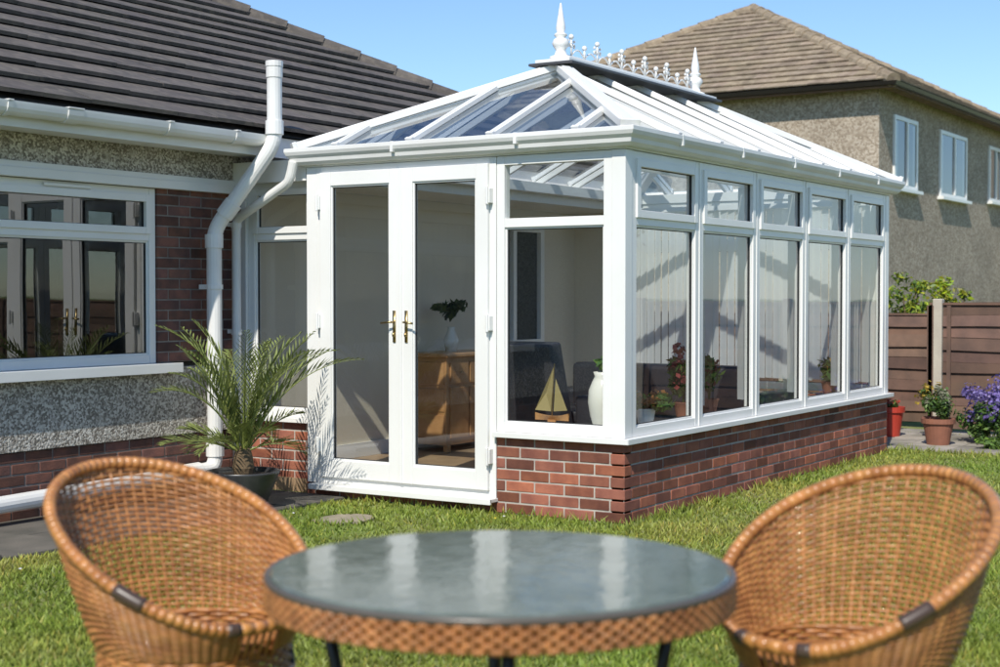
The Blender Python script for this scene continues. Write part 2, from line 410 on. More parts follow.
b.box((c[0]-.42,c[1]-.50,.14),(c[0]+.36,c[1]-.34,.72),'leather'); b.box((c[0]-.42,c[1]+.34,.14),(c[0]+.36,c[1]+.50,.72),'leather')
b.add([(c[0]-.56,c[1]-.36,.2),(c[0]-.36,c[1]-.36,.2),(c[0]-.36,c[1]+.36,.2),(c[0]-.56,c[1]+.36,.2),(c[0]-.70,c[1]-.30,1.10),(c[0]-.54,c[1]-.30,1.12),(c[0]-.54,c[1]+.30,1.12),(c[0]-.70,c[1]+.30,1.10)],
 [(0,3,2,1),(4,5,6,7),(0,1,5,4),(1,2,6,5),(2,3,7,6),(3,0,4,7)],'leather')
b.box((c[0]-.34,c[1]-.33,.50),(c[0]+.40,c[1]+.33,.60),'leather')
for x in (-.36,.28):
    for y in (-.4,.36): b.box((c[0]+x,c[1]+y,.10),(c[0]+x+.05,c[1]+y+.05,.15),'oak')
b.build('leather_armchair',None,bevel=.06,seg=4,smooth=True)
b=B()
c=(3.3,1.2)
b.box((c[0]-.40,c[1]-.8,.14),(c[0]+.38,c[1]+.8,.50),'leather'); b.box((c[0]-.42,c[1]-.95,.14),(c[0]+.36,c[1]-.78,.66),'leather')
b.box((c[0]-.42,c[1]+.78,.14),(c[0]+.36,c[1]+.95,.66),'leather'); b.box((c[0]-.5,c[1]-.8,.2),(c[0]-.3,c[1]+.8,.88),'leather')
b.build('leather_sofa',None,bevel=.05,seg=4,smooth=True)
b=B()
b.box((.10,.10,.548),(.34,.93,.575),'pvc'); b.box((.345,.095,.548),(4.9,.30,.575),'pvc')
b.build('window_board',con,bevel=.004)
b=B()
cx,cy,cz=.21,.66,.62
hull=[]
for i in range(9):
    t=i/8; w=.028*math.sin(math.pi*min(1,t*.9+.1)); yy=cy-.13+.26*t; hull.append((yy,w,.02*(2*t-1)**2))
vs=[]
for yy,w,l in hull: vs+=[(cx-w,yy,cz+.03+l),(cx,yy,cz),(cx+w,yy,cz+.03+l)]
fs=[]
for i in range(8): fs+=[(i*3,i*3+3,i*3+4,i*3+1),(i*3+1,i*3+4,i*3+5,i*3+2),(i*3,i*3+2,i*3+5,i*3+3)]
b.add(vs,fs,'oak'); b.box((cx-.03,cy-.04,.576),(cx+.03,cy+.04,.605),'oak'); b.box((cx-.005,cy-.03,.60),(cx+.005,cy+.03,.63),'oak')
b.tube([(cx,cy,cz+.02),(cx,cy-.02,1.0)],.004,'brass',6)
b.add([(cx,cy+.006,cz+.06),(cx,cy+.13,cz+.065),(cx+.01,cy-.012,.985),(cx+.025,cy+.06,cz+.18)],[(0,1,3),(1,2,3),(2,0,3)],'sail')
b.add([(cx,cy-.014,cz+.06),(cx,cy-.12,cz+.07),(cx,cy-.03,.90)],[(0,1,2)],'sail')
b.build('model_sailboat')
b=B()
b.lathe([(.0,.0),(.055,.0),(.06,.01),(.085,.09),(.10,.18),(.095,.26),(.07,.32),(.055,.35),(.065,.38),(.06,.38),(.05,.35)],(.21,.27,.576),'ceram',24)
vase=empty('potted_vase_plant'); b.build('vase',vase,smooth=True)
# ---------------------------------------------------------------- foliage
def rawmesh(name,V,k,C,mt,parent=None):
    nf=len(V)//k; me=bpy.data.meshes.new(name)
    me.vertices.add(len(V)); me.vertices.foreach_set('co',V.astype(np.float32).ravel())
    me.loops.add(len(V)); me.loops.foreach_set('vertex_index',np.arange(len(V),dtype=np.int32))
    me.polygons.add(nf); me.polygons.foreach_set('loop_start',np.arange(0,len(V),k,dtype=np.int32))
    me.polygons.foreach_set('loop_total',np.full(nf,k,dtype=np.int32))
    me.update(calc_edges=True)
    ca=me.color_attributes.new('Col','FLOAT_COLOR','POINT')
    ca.data.foreach_set('color',np.c_[C,np.ones(len(C))].astype(np.float32).ravel())
    me.materials.append(M[mt]); o=bpy.data.objects.new(name,me); sc.collection.objects.link(o)
    if parent: o.parent=parent
    return o
def leaves(name,clumps,n,size,mt,cols,parent=None,asp=.45,seed=0,shell=.6,lo=.4):
    rs=np.random.RandomState(seed+3); per=max(1,n//len(clumps)); V=[];C=[]
    for (c,r) in clumps:
        d=rs.normal(size=(per,3)); d/=np.linalg.norm(d,axis=1)[:,None]
        rad=(shell+(1-shell)*rs.rand(per))*rs.rand(per)**.33
        p=np.array(c)+d*rad[:,None]*np.array(r)
        nrm=d+rs.normal(size=(per,3))*.6; nrm[:,2]+=.4; nrm/=np.linalg.norm(nrm,axis=1)[:,None]
        t=np.cross(nrm,rs.normal(size=(per,3))); t/=np.linalg.norm(t,axis=1)[:,None]; s=np.cross(nrm,t)
        L=size*(.6+.8*rs.rand(per))[:,None]
        q=np.stack([p-t*L*.5,p+s*L*asp*.5,p+t*L*.5,p-s*L*asp*.5],1)
        cl=np.array(cols)[rs.randint(0,len(cols),per)]*( .65+.6*rs.rand(per))[:,None]*rs.uniform(.75,1.2)
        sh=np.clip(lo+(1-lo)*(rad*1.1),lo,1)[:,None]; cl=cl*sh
        V.append(q.reshape(-1,3)); C.append(np.repeat(cl,4,0))
    return rawmesh(name,np.concatenate(V),4,np.concatenate(C),mt,parent)
G=[(1,1,1),(1.3,1.25,.8),(.7,.85,.8)]
def clumps(c,r,n,cr,seed=1):
    rs=np.random.RandomState(seed); out=[]
    for i in range(n):
        d=rs.normal(size=3); d/=np.linalg.norm(d); k=rs.rand()**.4
        out.append((tuple(np.array(c)+d*np.array(r)*k*.8),tuple(np.array(cr)*rs.uniform(.7,1.2))))
    return out
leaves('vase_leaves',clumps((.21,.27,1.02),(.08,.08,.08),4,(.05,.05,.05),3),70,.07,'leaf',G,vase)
def houseplant(name,a,b_,h,spread,flow=None,seed=1,n=260,potm='terra',ls=.09):
    e=empty(name); p=B()
    p.lathe([(0,0),(.05,0),(.07,.10),(.075,.10),(.075,.11),(.065,.11),(.06,.10),(0,.10)],(a,b_,.576),potm,18)
    for k in range(5):
        an=k*1.3; p.tube([(a,b_,.67),(a+.05*math.cos(an)*spread*4,b_+.03*math.sin(an),.67+h*.7)],.005,'leaf',5,(.8,.7,.5))
    p.build('pot',e,smooth=False)
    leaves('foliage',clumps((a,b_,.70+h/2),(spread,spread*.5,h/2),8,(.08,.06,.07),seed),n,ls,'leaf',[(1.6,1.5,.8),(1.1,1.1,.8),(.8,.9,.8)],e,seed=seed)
    if flow: leaves('flowers',clumps((a,b_,.72+h/2),(spread,spread*.5,h/2),8,(.07,.05,.06),seed+5),int(n*.35),ls*.6,'flower',[flow],e,seed=seed+9,asp=.8)
    return e
houseplant('mixed_houseplant',.72,.22,.05,.36,(.5,.22,.06),4,520,'ceram',ls=.07)
houseplant('flowering_houseplant',1.42,.27,.44,.16,(.36,.08,.07),6,620,ls=.08)
houseplant('red_leaf_houseplant',1.82,.25,.34,.13,(.33,.10,.07),8,360,ls=.07)
houseplant('small_houseplant',.40,.22,.05,.14,(.6,.2,.06),9,200,'ceram',ls=.06)
houseplant('yellow_houseplant',4.4,.26,.18,.1,(.6,.35,.04),11,160)
p=B(); e1=empty('dried_arrangement')
p.lathe([(0,0),(.05,0),(.07,.1),(.03,.2),(.035,.22),(.025,.22)],(2.5,3.05,.956),'ceram',16); p.build('pot',e1,smooth=True)
leaves('foliage',clumps((2.5,3.05,1.35),(.22,.15,.12),7,(.08,.07,.05),13),150,.09,'leaf',[(.6,.5,.5)],e1)
# ================================================================ BUNGALOW
bun=empty('bungalow')
BW=3.35
b=B()
brick_wall(b,'b',BW,1,-4.5,.12,0,.45,'obrick','omortar')
brick_wall(b,'b',BW+.004,1,-.742,.12,.975,2.25,'obrick','omortar',phase=1)
b.build('brickwork',bun,bevel=.004,seg=1)
b=B()
b.box((-9.5,BW+.004,0),(-4.502,3.6,.45),'obrick')
b.box((-4.5,BW+.104,0),(6.15,3.6,.45),'omortar')
b.box((-9.5,BW-.014,.452),(.125,3.6,.94),'pebble')
b.box((-.74,BW+.108,.94),(6.15,3.6,2.26),'omortar')
b.box((-9.5,BW-.012,.94),(-3.7,3.6,2.26),'pebble')
b.box((.127,BW-.008,.0),(6.16,BW+.10,2.5),'pebble')
b.box((-9.5,BW-.012,2.262),(.126,3.6,2.56),'pebble')
b.box((.13,BW+.1,2.262),(6.15,3.6,2.56),'pebble')
b.box((6.15,3.36,0),(6.35,11.2,2.56),'pebble'); b.box((-9.7,3.36,0),(-9.501,11.2,2.56),'pebble'); b.box((-9.7,11.2,0),(6.35,11.4,2.56),'pebble')
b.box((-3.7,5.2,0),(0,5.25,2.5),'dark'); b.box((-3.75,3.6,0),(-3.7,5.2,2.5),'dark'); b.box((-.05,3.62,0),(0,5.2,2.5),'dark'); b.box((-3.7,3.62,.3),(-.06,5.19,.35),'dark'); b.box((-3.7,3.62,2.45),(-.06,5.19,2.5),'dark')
b.build('walls',bun)
b=B(); g=B()
b.box((-9.5,BW-.05,2.215),(.10,BW+.01,2.275),'pvc'); b.box((-9.5,BW-.035,2.275),(.10,BW-.013,2.315),'pvc')
b.box((-4.2,BW-.10,.945),(-.60,BW+.06,.972),'pvc'); b.box((-4.2,BW-.105,.905),(-.60,BW-.085,.9735),'pvc')
for u0,u1 in ((-3.70,-2.24),(-2.235,-.746)):
    unit(b,g,'b',BW+.02,1,u0,u1,.974,1.87,2.213,gm='dglass')
b.box((-1.75,BW-.002,2.175),(-1.35,BW+.018,2.195),'pvc')
b.build('window_frames',bun,bevel=.004); g.build('window_glass',bun)
b=B()
vs=[];K=40
for i in range(K):
    x=-3.6+i*.028
    vs+=[(x,BW+.28+.03*math.sin(i*1.4),1.0),(x,BW+.28+.03*math.sin(i*1.4),2.2)]
b.add(vs,[(2*i,2*i+2,2*i+3,2*i+1) for i in range(K-1)],'curt'); b.build('curtain',bun,smooth=True)
b=B()
b.box((-10,2.99,2.50),(-.02,BW-.015,2.512),'gut'); b.box((-10,2.97,2.48),(-.02,2.988,2.63),'gut')
b.box((-.019,2.99,2.50),(6.6,BW-.01,2.512),'gut'); b.box((-.019,2.97,2.48),(6.6,2.988,2.63),'gut')
b.build('soffit_and_fascia',bun,bevel=.003)
b=B()
pr=[(2.968,2.615)]+[(2.91+.056*math.cos(t),2.605+.062*math.sin(t)) for t in np.linspace(0,-math.pi,9)]+[(2.852,2.62),(2.846,2.62)]+[(2.91+.062*math.cos(t),2.603+.068*math.sin(t)) for t in np.linspace(-math.pi,0,9)]
vs=[];n=len(pr)
for a in (-10,-.03): vs+=[(a,y,z) for y,z in pr]
b.add(vs,[(i,(i+1)%n,n+(i+1)%n,n+i) for i in range(n)],'gut')
for a in (-7.6,-5.8,-4.3,-3.1,-2.42,-1.92,-1.1,-.45):
    w=.018 if a!=-1.92 else .06
    pr2=[(2.91+.072*math.cos(t),2.603+.078*math.sin(t)) for t in np.linspace(-math.pi,0,9)]
    vs=[(x,y,z+.003) for x in (a-w,a+w) for y,z in pr2]
    b.add(vs,[(i,i+1,10+i,9+i) for i in range(8)]+[tuple(range(9)),tuple(range(9,18))],'gut')
    b.box((a-w,2.835,2.618),(a+w,2.975,2.626),'gut')
b.build('gutter',bun)
def slope(bl,o,u,h,length,run,k,g_,tw,mt,th=.022,lift=.028,var=.08):
    o=Vector(o);u=Vector(u);h=Vector(h)
    w=(h+Vector((0,0,k))).normalized(); nn=u.cross(w); 
    if nn.z<0: nn=-nn
    SL=run*math.sqrt(1+k*k); nc=int(SL/g_)+1; nt=int(length/tw)+1
    for j in range(nc):
        s0=j*g_; s1=min(s0+g_+.04,SL+.02); off=(j%2)*.5*tw
        cc=U(.94,1.06)
        for i in range(-1,nt):
            x0=i*tw+off; x1=x0+tw-.002
            if x1<0 or x0>length: continue
            x0=max(x0,0); x1=min(x1,length)
            dz=U(-.0025,.003); k_=cc*U(1-var,1+var)
            if R()<.04:k_*=.85
            vs=[]
            sj=U(-.003,.003)
            for x,s,t in ((x0,s0,lift+dz),(x1,s0,lift+dz+U(-.002,.002)),(x1,s1,0),(x0,s1,0)):
                pt=o+u*x+w*(s+(sj if s==s0 else 0))
                vs.append(pt+nn*t)
            vs+= [v+nn*th for v in vs]
            bl.add(vs,[(0,3,2,1),(4,5,6,7),(0,1,5,4),(1,2,6,5),(2,3,7,6),(3,0,4,7)],mt,(k_,k_*U(.98,1.02),k_*U(.96,1.03)))
def hiproof(parent,rect,z0,k,g_,tw,mt,capr=.11,th=.022,lift=.028,var=.08):
    a0,a1,b0,b1=rect; hb=(b1-b0)/2
    apL=Vector((a0+hb,(b0+b1)/2,z0+hb*k)); apR=Vector((a1-hb,(b0+b1)/2,z0+hb*k))
    s=math.sqrt(.5)
    sl=[((a0,b0,z0),(1,0,0),(0,1,0),a1-a0,[((a0,b0,0),(-s,s,0)),((a1,b0,0),(s,s,0))]),
        ((a0,b1,z0),(1,0,0),(0,-1,0),a1-a0,[((a0,b1,0),(-s,-s,0)),((a1,b1,0),(s,-s,0))]),
        ((a0,b0,z0),(0,1,0),(1,0,0),b1-b0,[((a0,b0,0),(s,-s,0)),((a0,b1,0),(s,s,0))]),
        ((a1,b0,z0),(0,1,0),(-1,0,0),b1-b0,[((a1,b0,0),(-s,-s,0)),((a1,b1,0),(-s,s,0))])]
    for q,(o,u,h,L,cl) in enumerate(sl):
        t=B(); slope(t,o,u,h,L,hb,k,g_,tw,mt,th,lift,var)
        t.build('roof_slope_tiles_%d'%q,parent,clip=cl)
    t=B()
    lo=-.006
    pts=[(a0,b0,z0+lo),(a1,b0,z0+lo),(a1,b1,z0+lo),(a0,b1,z0+lo),tuple(apL+Vector((0,0,lo))),tuple(apR+Vector((0,0,lo)))]
    t.add(pts,[(0,1,5,4),(2,3,4,5),(3,0,4),(1,2,5)],mt,(.5,.5,.5))
    def caps(p,q):
        p=Vector(p);q=Vector(q);d=(q-p);L=d.length;d.normalize();n=int(L/.42)+1
        for i in range(n):
            s0=p+d*(L*i/n-.01); s1=p+d*(L*(i+1)/n+.02); kk=U(.85,1.12)
            t.tube([s0+Vector((0,0,.012)),s1+Vector((0,0,-.004))],[capr*1.04,capr*.97],mt,12,(kk,kk,kk*.97))
    for c,ap in (((a0,b0),apL),((a0,b1),apL),((a1,b0),apR),((a1,b1),apR)): caps((c[0],c[1],z0),ap)
    caps(apL,apR)
    t.build('roof_deck_and_ridge',parent)
hiproof(bun,(-10.1,6.55,2.93,11.6),2.64,.528,.30,.38,'tile',th=.028,lift=.042,var=.09)
# soil pipe
b=B()
pa=-.33
def elbowpath(pts,r=.08,n=5):
    out=[Vector(pts[0])]
    for i in range(1,len(pts)-1):
        p=Vector(pts[i]);a=(Vector(pts[i-1])-p).normalized();c=(Vector(pts[i+1])-p).normalized()
        s=p+a*r;e_=p+c*r
        for k in range(n+1):
            t=k/n; out.append(s*(1-t)**2+p*2*t*(1-t)+e_*t*t)
    out.append(Vector(pts[-1])); return out
b.tube(elbowpath([(-4.5,3.20,.10),(pa,3.20,.19),(pa,3.20,1.93),(-.12,2.80,2.56),(-.12,2.80,3.13)],.09),.055,'gut',16)
for p,q,r in (((pa,3.2,1.80),(pa,3.2,1.90),.066),((pa,3.2,.28),(pa,3.2,.40),.066),((-.12,2.8,2.62),(-.12,2.8,2.72),.066),((-.12,2.8,3.03),(-.12,2.8,3.11),.060),((-.12,2.8,3.11),(-.12,2.8,3.15),.064),((-.62,3.2,.184),(-.50,3.2,.187),.066),((pa+.035,3.135,2.035),(pa+.07,3.07,2.13),.066)):
    b.tube([p,q],r,'gut',16)
for z in (.9,1.5): b.tube([(pa,3.2,z),(pa,3.2,z+.035)],.063,'gut',16); b.box((pa-.02,3.24,z),(pa+.02,3.335,z+.035),'gut')
b.box((pa-.09,3.12,.06),(pa+.09,3.28,.13),'conc')
b.build('soil_pipe',None,smooth=False,bevel=.002)
b=B()
b.tube(elbowpath([(-.07,2.66,2.42),(-.07,2.70,2.28),(-.03,3.26,2.02),(-.03,3.26,.05)],.06),.034,'gut',14)
for z in (1.2,2.0,.5): b.tube([(-.03,3.26,z-.04),(-.03,3.26,z)],.041,'gut',14); b.box((-.05,3.29,z-.03),(-.01,3.335,z),'gut')
b.build('rainwater_downpipe',None)
# ================================================================ NEIGHBOUR
nh=empty('neighbouring_house')
A0,A1,B0,B1=16.45,25.5,3.79,11.8
b=B(); b.box((A0,B0,0),(A1,B1,5.05),'pebble2'); b.box((A1,B0-.5,0),(A1+6,B1,4.95),'render2'); b.build('walls',nh)
hiproof(nh,(A0-.35,A1+.35,B0-.35,B1+.35),5.05,.535,.27,.30,'tile2',capr=.12,th=.022,lift=.04,var=.12)
b=B()
b.ring([(.10,4.96),(.33,4.96),(.33,4.98),(.10,4.98)],(A0-.0,A1,B0,B1),'fence')
b.ring([(.33,4.94),(.35,4.94),(.35,5.05),(.33,5.05)],(A0,A1,B0,B1),'fence')
b.ring([(.355,4.97),(.42,4.98),(.44,5.04),(.355,5.04)],(A0,A1,B0,B1),'met')
b.box((A1-.1,B0-.95,4.9),(A1+6.4,B1,5.0),'tile2')
b.build('eaves_and_gutters',nh)
b=B();g=B()
for u0,u1,z0,z1,pl in ((17.2,18.55,3.35,4.62,B0),(20.0,21.85,3.35,4.62,B0),(23.6,24.6,3.45,4.62,B0),(26.2,27.6,3.3,4.5,B0-.5),(28.5,30.2,3.3,4.5,B0-.5)):
    frame(b,'b',pl-.04,.06,u0,u1,z0,z1,.07); mid=(u0+u1)/2+.05
    b.box((mid-.035,pl-.05,z0+.07),(mid+.035,pl-.002,z1-.07),'pvc'); b.box((u0-.08,pl-.12,z0-.06),(u1+.08,pl-.001,z0-.002),'pvc')
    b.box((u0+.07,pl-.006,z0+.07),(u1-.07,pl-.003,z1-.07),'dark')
    b.box((u0+.08,pl-.016,z0+.1),(u0+.24,pl-.008,z1-.1),'curt'); b.box((u1-.24,pl-.016,z0+.1),(u1-.08,pl-.008,z1-.1),'curt')
    pane(g,'b',pl-.022,u0+.06,u1-.06,z0+.06,z1-.06,'dglass')
b.build('window_frames',nh); g.build('window_glass',nh)
# ================================================================ FENCES
def fence(name,axis,p,u0,u1,h,pw=1.83,side=-1):
    e=empty(name); b=B(); c=B(); u=u0
    while u<u1:
        v=min(u+pw,u1)
        c.box(P(axis,p-.05,u-.05,-.05),P(axis,p+.05,u+.05,h+.06),'conc')
        nb=int(h/.115)
        for i in range(nb):
            st=(h-.06)/nb; z0=.06+i*st; z1=z0+st+.02; o=.012*(i%2)+U(0,.004)
            k=U(.7,1.25); wv=[U(-.008,.008) for _ in range(2)]
            m=[]
            K=9
            for s in range(K):
                uu=u+.055+(v-u-.11)*s/(K-1); wz=.008*math.sin(uu*3+i)+wv[0]
                for zz,oo in ((z0+wz,.022+o),(z1+wz*.5,.004+o),):
                    m.append(P(axis,p+side*oo,uu,zz)); m.append(P(axis,p+side*(oo-.008),uu,zz))
            f=[]
            for s in range(K-1):
                a_=s*4;n_=a_+4
                f+=[(a_,n_,n_+2,a_+2),(a_+1,a_+3,n_+3,n_+1),(a_,a_+1,n_+1,n_),(a_+2,n_+2,n_+3,a_+3)]
            f+=[(0,2,3,1),((K-1)*4,(K-1)*4+1,(K-1)*4+3,(K-1)*4+2)]
            b.add(m,f,'fence',(k,k*U(.93,1.04),k*U(.9,1.05)))
        for q in (.04,.5,.96):
            uu=u+.055+(v-u-.11)*q; b.box(P(axis,p+side*.036,uu-.02,.05),P(axis,p+side*.055,uu+.02,h-.01),'fence',(.9,.9,.9))
            b.box(P(axis,p-side*.035,uu-.02,.05),P(axis,p-side*.015,uu+.02,h-.01),'fence',(.9,.9,.9))
        b.box(P(axis,p-.035,u+.055,h-.004),P(axis,p+.06*1,v-.055,h+.018),'fence',(1.1,1.05,1))
        u=v
    b.build('panels',e); c.build('posts',e,bevel=.01)
    return e
fence('garden_fence','a',7.25,-9.04,.25,1.36)
fence('garden_fence','a',7.9,.25,4.5,1.24)
fence('garden_fence','b',-8.9,-14,7.2,1.5,side=1)  # side run out of view, added for the right-hand glazing to reflect
# ================================================================ GROUND
xs=sorted(set(list(np.round(np.linspace(-16,16,81),3))+[-400,-200,-100,-60,-35,-24,24,35,60,100,200,400]))
b=B(); n=len(xs); vs=[(x,y,gz(x,y)+.0) for x in xs for y in xs]
b.add(vs,[(i*n+j,(i+1)*n+j,(i+1)*n+j+1,i*n+j+1) for i in range(n-1) for j in range(n-1)],'ground')
b.build('lawn_ground',smooth=True)
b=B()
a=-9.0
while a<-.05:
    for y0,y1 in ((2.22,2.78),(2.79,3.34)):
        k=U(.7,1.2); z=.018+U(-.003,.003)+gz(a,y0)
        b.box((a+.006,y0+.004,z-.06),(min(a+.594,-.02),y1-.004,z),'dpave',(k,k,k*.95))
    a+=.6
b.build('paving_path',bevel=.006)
b=B()
for a in np.arange(5.45,7.0,.5):
    for y in np.arange(-8.5,3.2,.5):
        k=U(.75,1.2); z=.02+U(-.004,.004); b.box((a+.005,y+.005,-.03),(a+.495,y+.495,z),'pave',(k,k*.98,k*.94))
b.build('patio_paving',bevel=.006)
b=B()
c=C2W(-1.00,9.5)
rr=[U(.85,1.15) for _ in range(9)]
b.add([(c.x+math.cos(t+.3)*.22*rr[i],c.y+math.sin(t+.3)*.19*rr[i],zz) for zz in (.0,.014) for i,t in enumerate(np.linspace(0,2*math.pi,10)[:-1])],
      [tuple(range(9,18))]+[(i,(i+1)%9,9+(i+1)%9,9+i) for i in range(9)],'pave',(1.3,1.2,1.0))
b.build('stepping_stone')
def grassmesh(N):
    rs=np.random.RandomState(5)
    u=rs.rand(N); d=4.3*(16.5/4.3)**(u**.86)
    X=(rs.rand(N)*2-1)*(.40*d+.9)
    a=.539*(X-.789)+.842*(d-9.3); b_=-.842*(X-.789)+.539*(d-9.3)
    keep=~((a>-.04)&(a<5.45)&(b_>-.03))&~((b_>2.20)&(a<.2))&~((a>5.42)&(a<7.0)&(b_>-8.5))&(a<7.2)&(b_>-8.8)
    st=((a-c.x)**2/.20**2+(b_-c.y)**2/.17**2)<.85
    keep&=~st
    patch=.5+.5*np.sin(a*2.1+1.3*np.sin(b_*1.7))*np.sin(b_*2.3+1.1*np.sin(a*1.9))
    p2=.5+.5*np.sin(a*5.3+2*np.sin(b_*3.1))*np.sin(b_*6.1+2*np.sin(a*2.7))
    keep&=rs.rand(N)<(.62+.2*patch+.18*p2)
    a=a[keep];b_=b_[keep];d=d[keep];patch=patch[keep];p2=p2[keep];n=len(a)
    t=np.clip((8.6-d)/3.6,0,1); z=.12*t*t*(3-2*t)
    near=((np.abs(b_+.0)<.09)&(a>-.1)&(a<5.4))|((np.abs(a)<.09)&(b_<2.3)&(b_>-.1))|(np.abs(a-5.4)<.08)|(((a-c.x)**2/.27**2+(b_-c.y)**2/.23**2)<1)
    h=(.012+.024*rs.rand(n)**1.5)*(.7+.35*patch+.3*p2)*(1+.9*near); w=.0035+.003*rs.rand(n)+.0003*d
    th=rs.rand(n)*2*np.pi; lx=rs.normal(size=n)*.5; ly=rs.normal(size=n)*.5
    dx=np.cos(th)*w; dy=np.sin(th)*w
    V=np.stack([np.c_[a-dx,b_-dy,z-.002],np.c_[a+dx,b_+dy,z-.002],np.c_[a+lx*h,b_+ly*h,z+h]],1)
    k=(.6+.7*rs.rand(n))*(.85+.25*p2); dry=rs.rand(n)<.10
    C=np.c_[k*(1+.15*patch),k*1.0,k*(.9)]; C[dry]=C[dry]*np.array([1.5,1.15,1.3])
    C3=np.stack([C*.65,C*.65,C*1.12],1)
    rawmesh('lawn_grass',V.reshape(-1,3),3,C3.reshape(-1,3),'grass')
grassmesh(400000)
rs=np.random.RandomState(8); V=[];C=[]
for i in range(60):
    d=rs.uniform(6,12.5); X=rs.uniform(-.38,.42)*d; p=C2W(X,d)
    if (p.x>-.1 and p.y>-.1) or p.y>2.1 or p.x>5.3: continue
    z=gz(p.x,p.y)+.040; s=.007; yl=rs.rand()<.3
    V+=[(p.x-s,p.y-s,z),(p.x+s,p.y-s,z+.003),(p.x+s,p.y+s,z+.006),(p.x-s,p.y+s,z+.003)]; C+=[(.8,.6,.05) if yl else (.8,.8,.78)]*4
rawmesh('lawn_daisies',np.array(V),4,np.array(C),'flower')
# ================================================================ PLANTS OUTSIDE
pp=empty('potted_palm'); pc=C2W(-1.74,9.95)
b=B(); b.lathe([(0,0),(.13,0),(.16,.03),(.225,.19),(.245,.235),(.25,.25),(.235,.25),(.215,.21),(0,.21)],(pc.x,pc.y,.02),'blackpot',28)
b.build('pot',pp,smooth=True)
b=B(); b.lathe([(0,0),(.205,0)],(pc.x,pc.y,.238),'soil',24); b.lathe([(.06,0),(.075,.05),(.065,.12),(.05,.18),(0,.2)],(pc.x,pc.y,.24),'trunk',14); b.build('soil_and_trunk',pp)
V=[];C=[];rach=B(); rs=np.random.RandomState(21)
for i in range(34):
    az=i*2.399+rs.uniform(-.3,.3)
    if i<24: el=math.radians(rs.uniform(60,90)); L=rs.uniform(.72,1.08)
    else: el=math.radians(rs.uniform(20,50)); L=rs.uniform(.4,.62)
    p=Vector((pc.x+.03*math.cos(az),pc.y+.03*math.sin(az),.40)); path=[p.copy()]; K=26; e_=el; rt=rs.uniform(.008,.040)
    for k in range(K):
        p=p+Vector((math.cos(az)*math.cos(e_),math.sin(az)*math.cos(e_),math.sin(e_)))*(L/K); e_-=rt+k*.0012; path.append(p.copy())
    rach.tube(path,[.007*(1-.75*k/K) for k in range(K+1)],'palm',5,(1.4,1.3,.9))
    sd=Vector((-math.sin(az),math.cos(az),0))
    for k in range(4,K+1):
        t=(path[k]-path[k-1]).normalized(); up=sd.cross(t)
        ll=.19*math.sin(math.pi*min(1,(k-1)/K*.85+.12))*rs.uniform(.8,1.1)
        for s in (-1,1):
            dr=(t*.8+sd*s*.55+up*(-.35 if up.z<0 else .35)*rs.uniform(.3,1)).normalized()
            wd=dr.cross(Vector((0,0,1))).normalized()*.0065+Vector((0,0,.002))
            o=path[k]; tip=o+dr*ll-Vector((0,0,.018*rs.rand())); md=o+dr*ll*.45
            V+=[tuple(o),tuple(md+wd),tuple(tip),tuple(md-wd)]; kk=rs.uniform(.65,1.5); C+=[(kk*1.05,kk,kk*.85)]*4
rawmesh('fronds',np.array(V),4,np.array(C),'palm',pp); rach.build('rachis',pp)
def pot(name,X,Y,r,h,mt,foliage,fcol=None,seed=1,n=400,ls=.05):
    e=empty(name); c_=C2W(X,Y); b=B()
    b.lathe([(0,0),(r*.7,0),(r*.95,h*.8),(r*1.07,h*.82),(r*1.07,h),(r*.93,h),(r*.9,h*.9),(0,h*.9)],(c_.x,c_.y,.022),mt,24); b.build('pot',e)
    fr,fh=foliage
    leaves('foliage',clumps((c_.x,c_.y,h+fh*.5),(fr,fr,fh*.5),10,(fr*.4,fr*.4,fh*.3),seed),n,ls,'leaf',G,e,seed=seed)
    if fcol: leaves('flowers',clumps((c_.x,c_.y,h+fh*.65),(fr,fr,fh*.5),10,(fr*.35,fr*.35,fh*.25),seed+2),n//3,ls*.7,'flower',fcol,e,seed=seed+4,asp=.9)
pot('terracotta_plant_pot',4.22,14.15,.15,.25,'terra',(.16,.30),[(.3,.3,.2)],31,700,.05)
pot('red_plant_pot',3.98,15.0,.14,.30,'redpot',(.12,.10),[(.6,.06,.04),(.5,.1,.05)],32,200,.05)
pot('terracotta_plant_pot',4.42,14.9,.13,.2,'terra',(.2,.35),[(.5,.35,.05)],35,500,.05)
c1=C2W(4.78,14.2)
fe=empty('lavender_bush')
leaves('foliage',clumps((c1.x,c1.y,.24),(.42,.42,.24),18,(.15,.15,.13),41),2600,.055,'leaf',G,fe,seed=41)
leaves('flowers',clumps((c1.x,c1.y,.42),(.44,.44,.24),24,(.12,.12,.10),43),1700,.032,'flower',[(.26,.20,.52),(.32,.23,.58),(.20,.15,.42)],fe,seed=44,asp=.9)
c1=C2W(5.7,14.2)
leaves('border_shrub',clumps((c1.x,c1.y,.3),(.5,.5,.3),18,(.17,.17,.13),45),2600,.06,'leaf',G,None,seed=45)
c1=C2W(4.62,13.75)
leaves('low_border_plant',clumps((c1.x,c1.y,.07),(.25,.15,.07),10,(.1,.1,.05),47),900,.05,'leaf',[(1.6,1.5,.8),(1,1,.8)],None,seed=47)
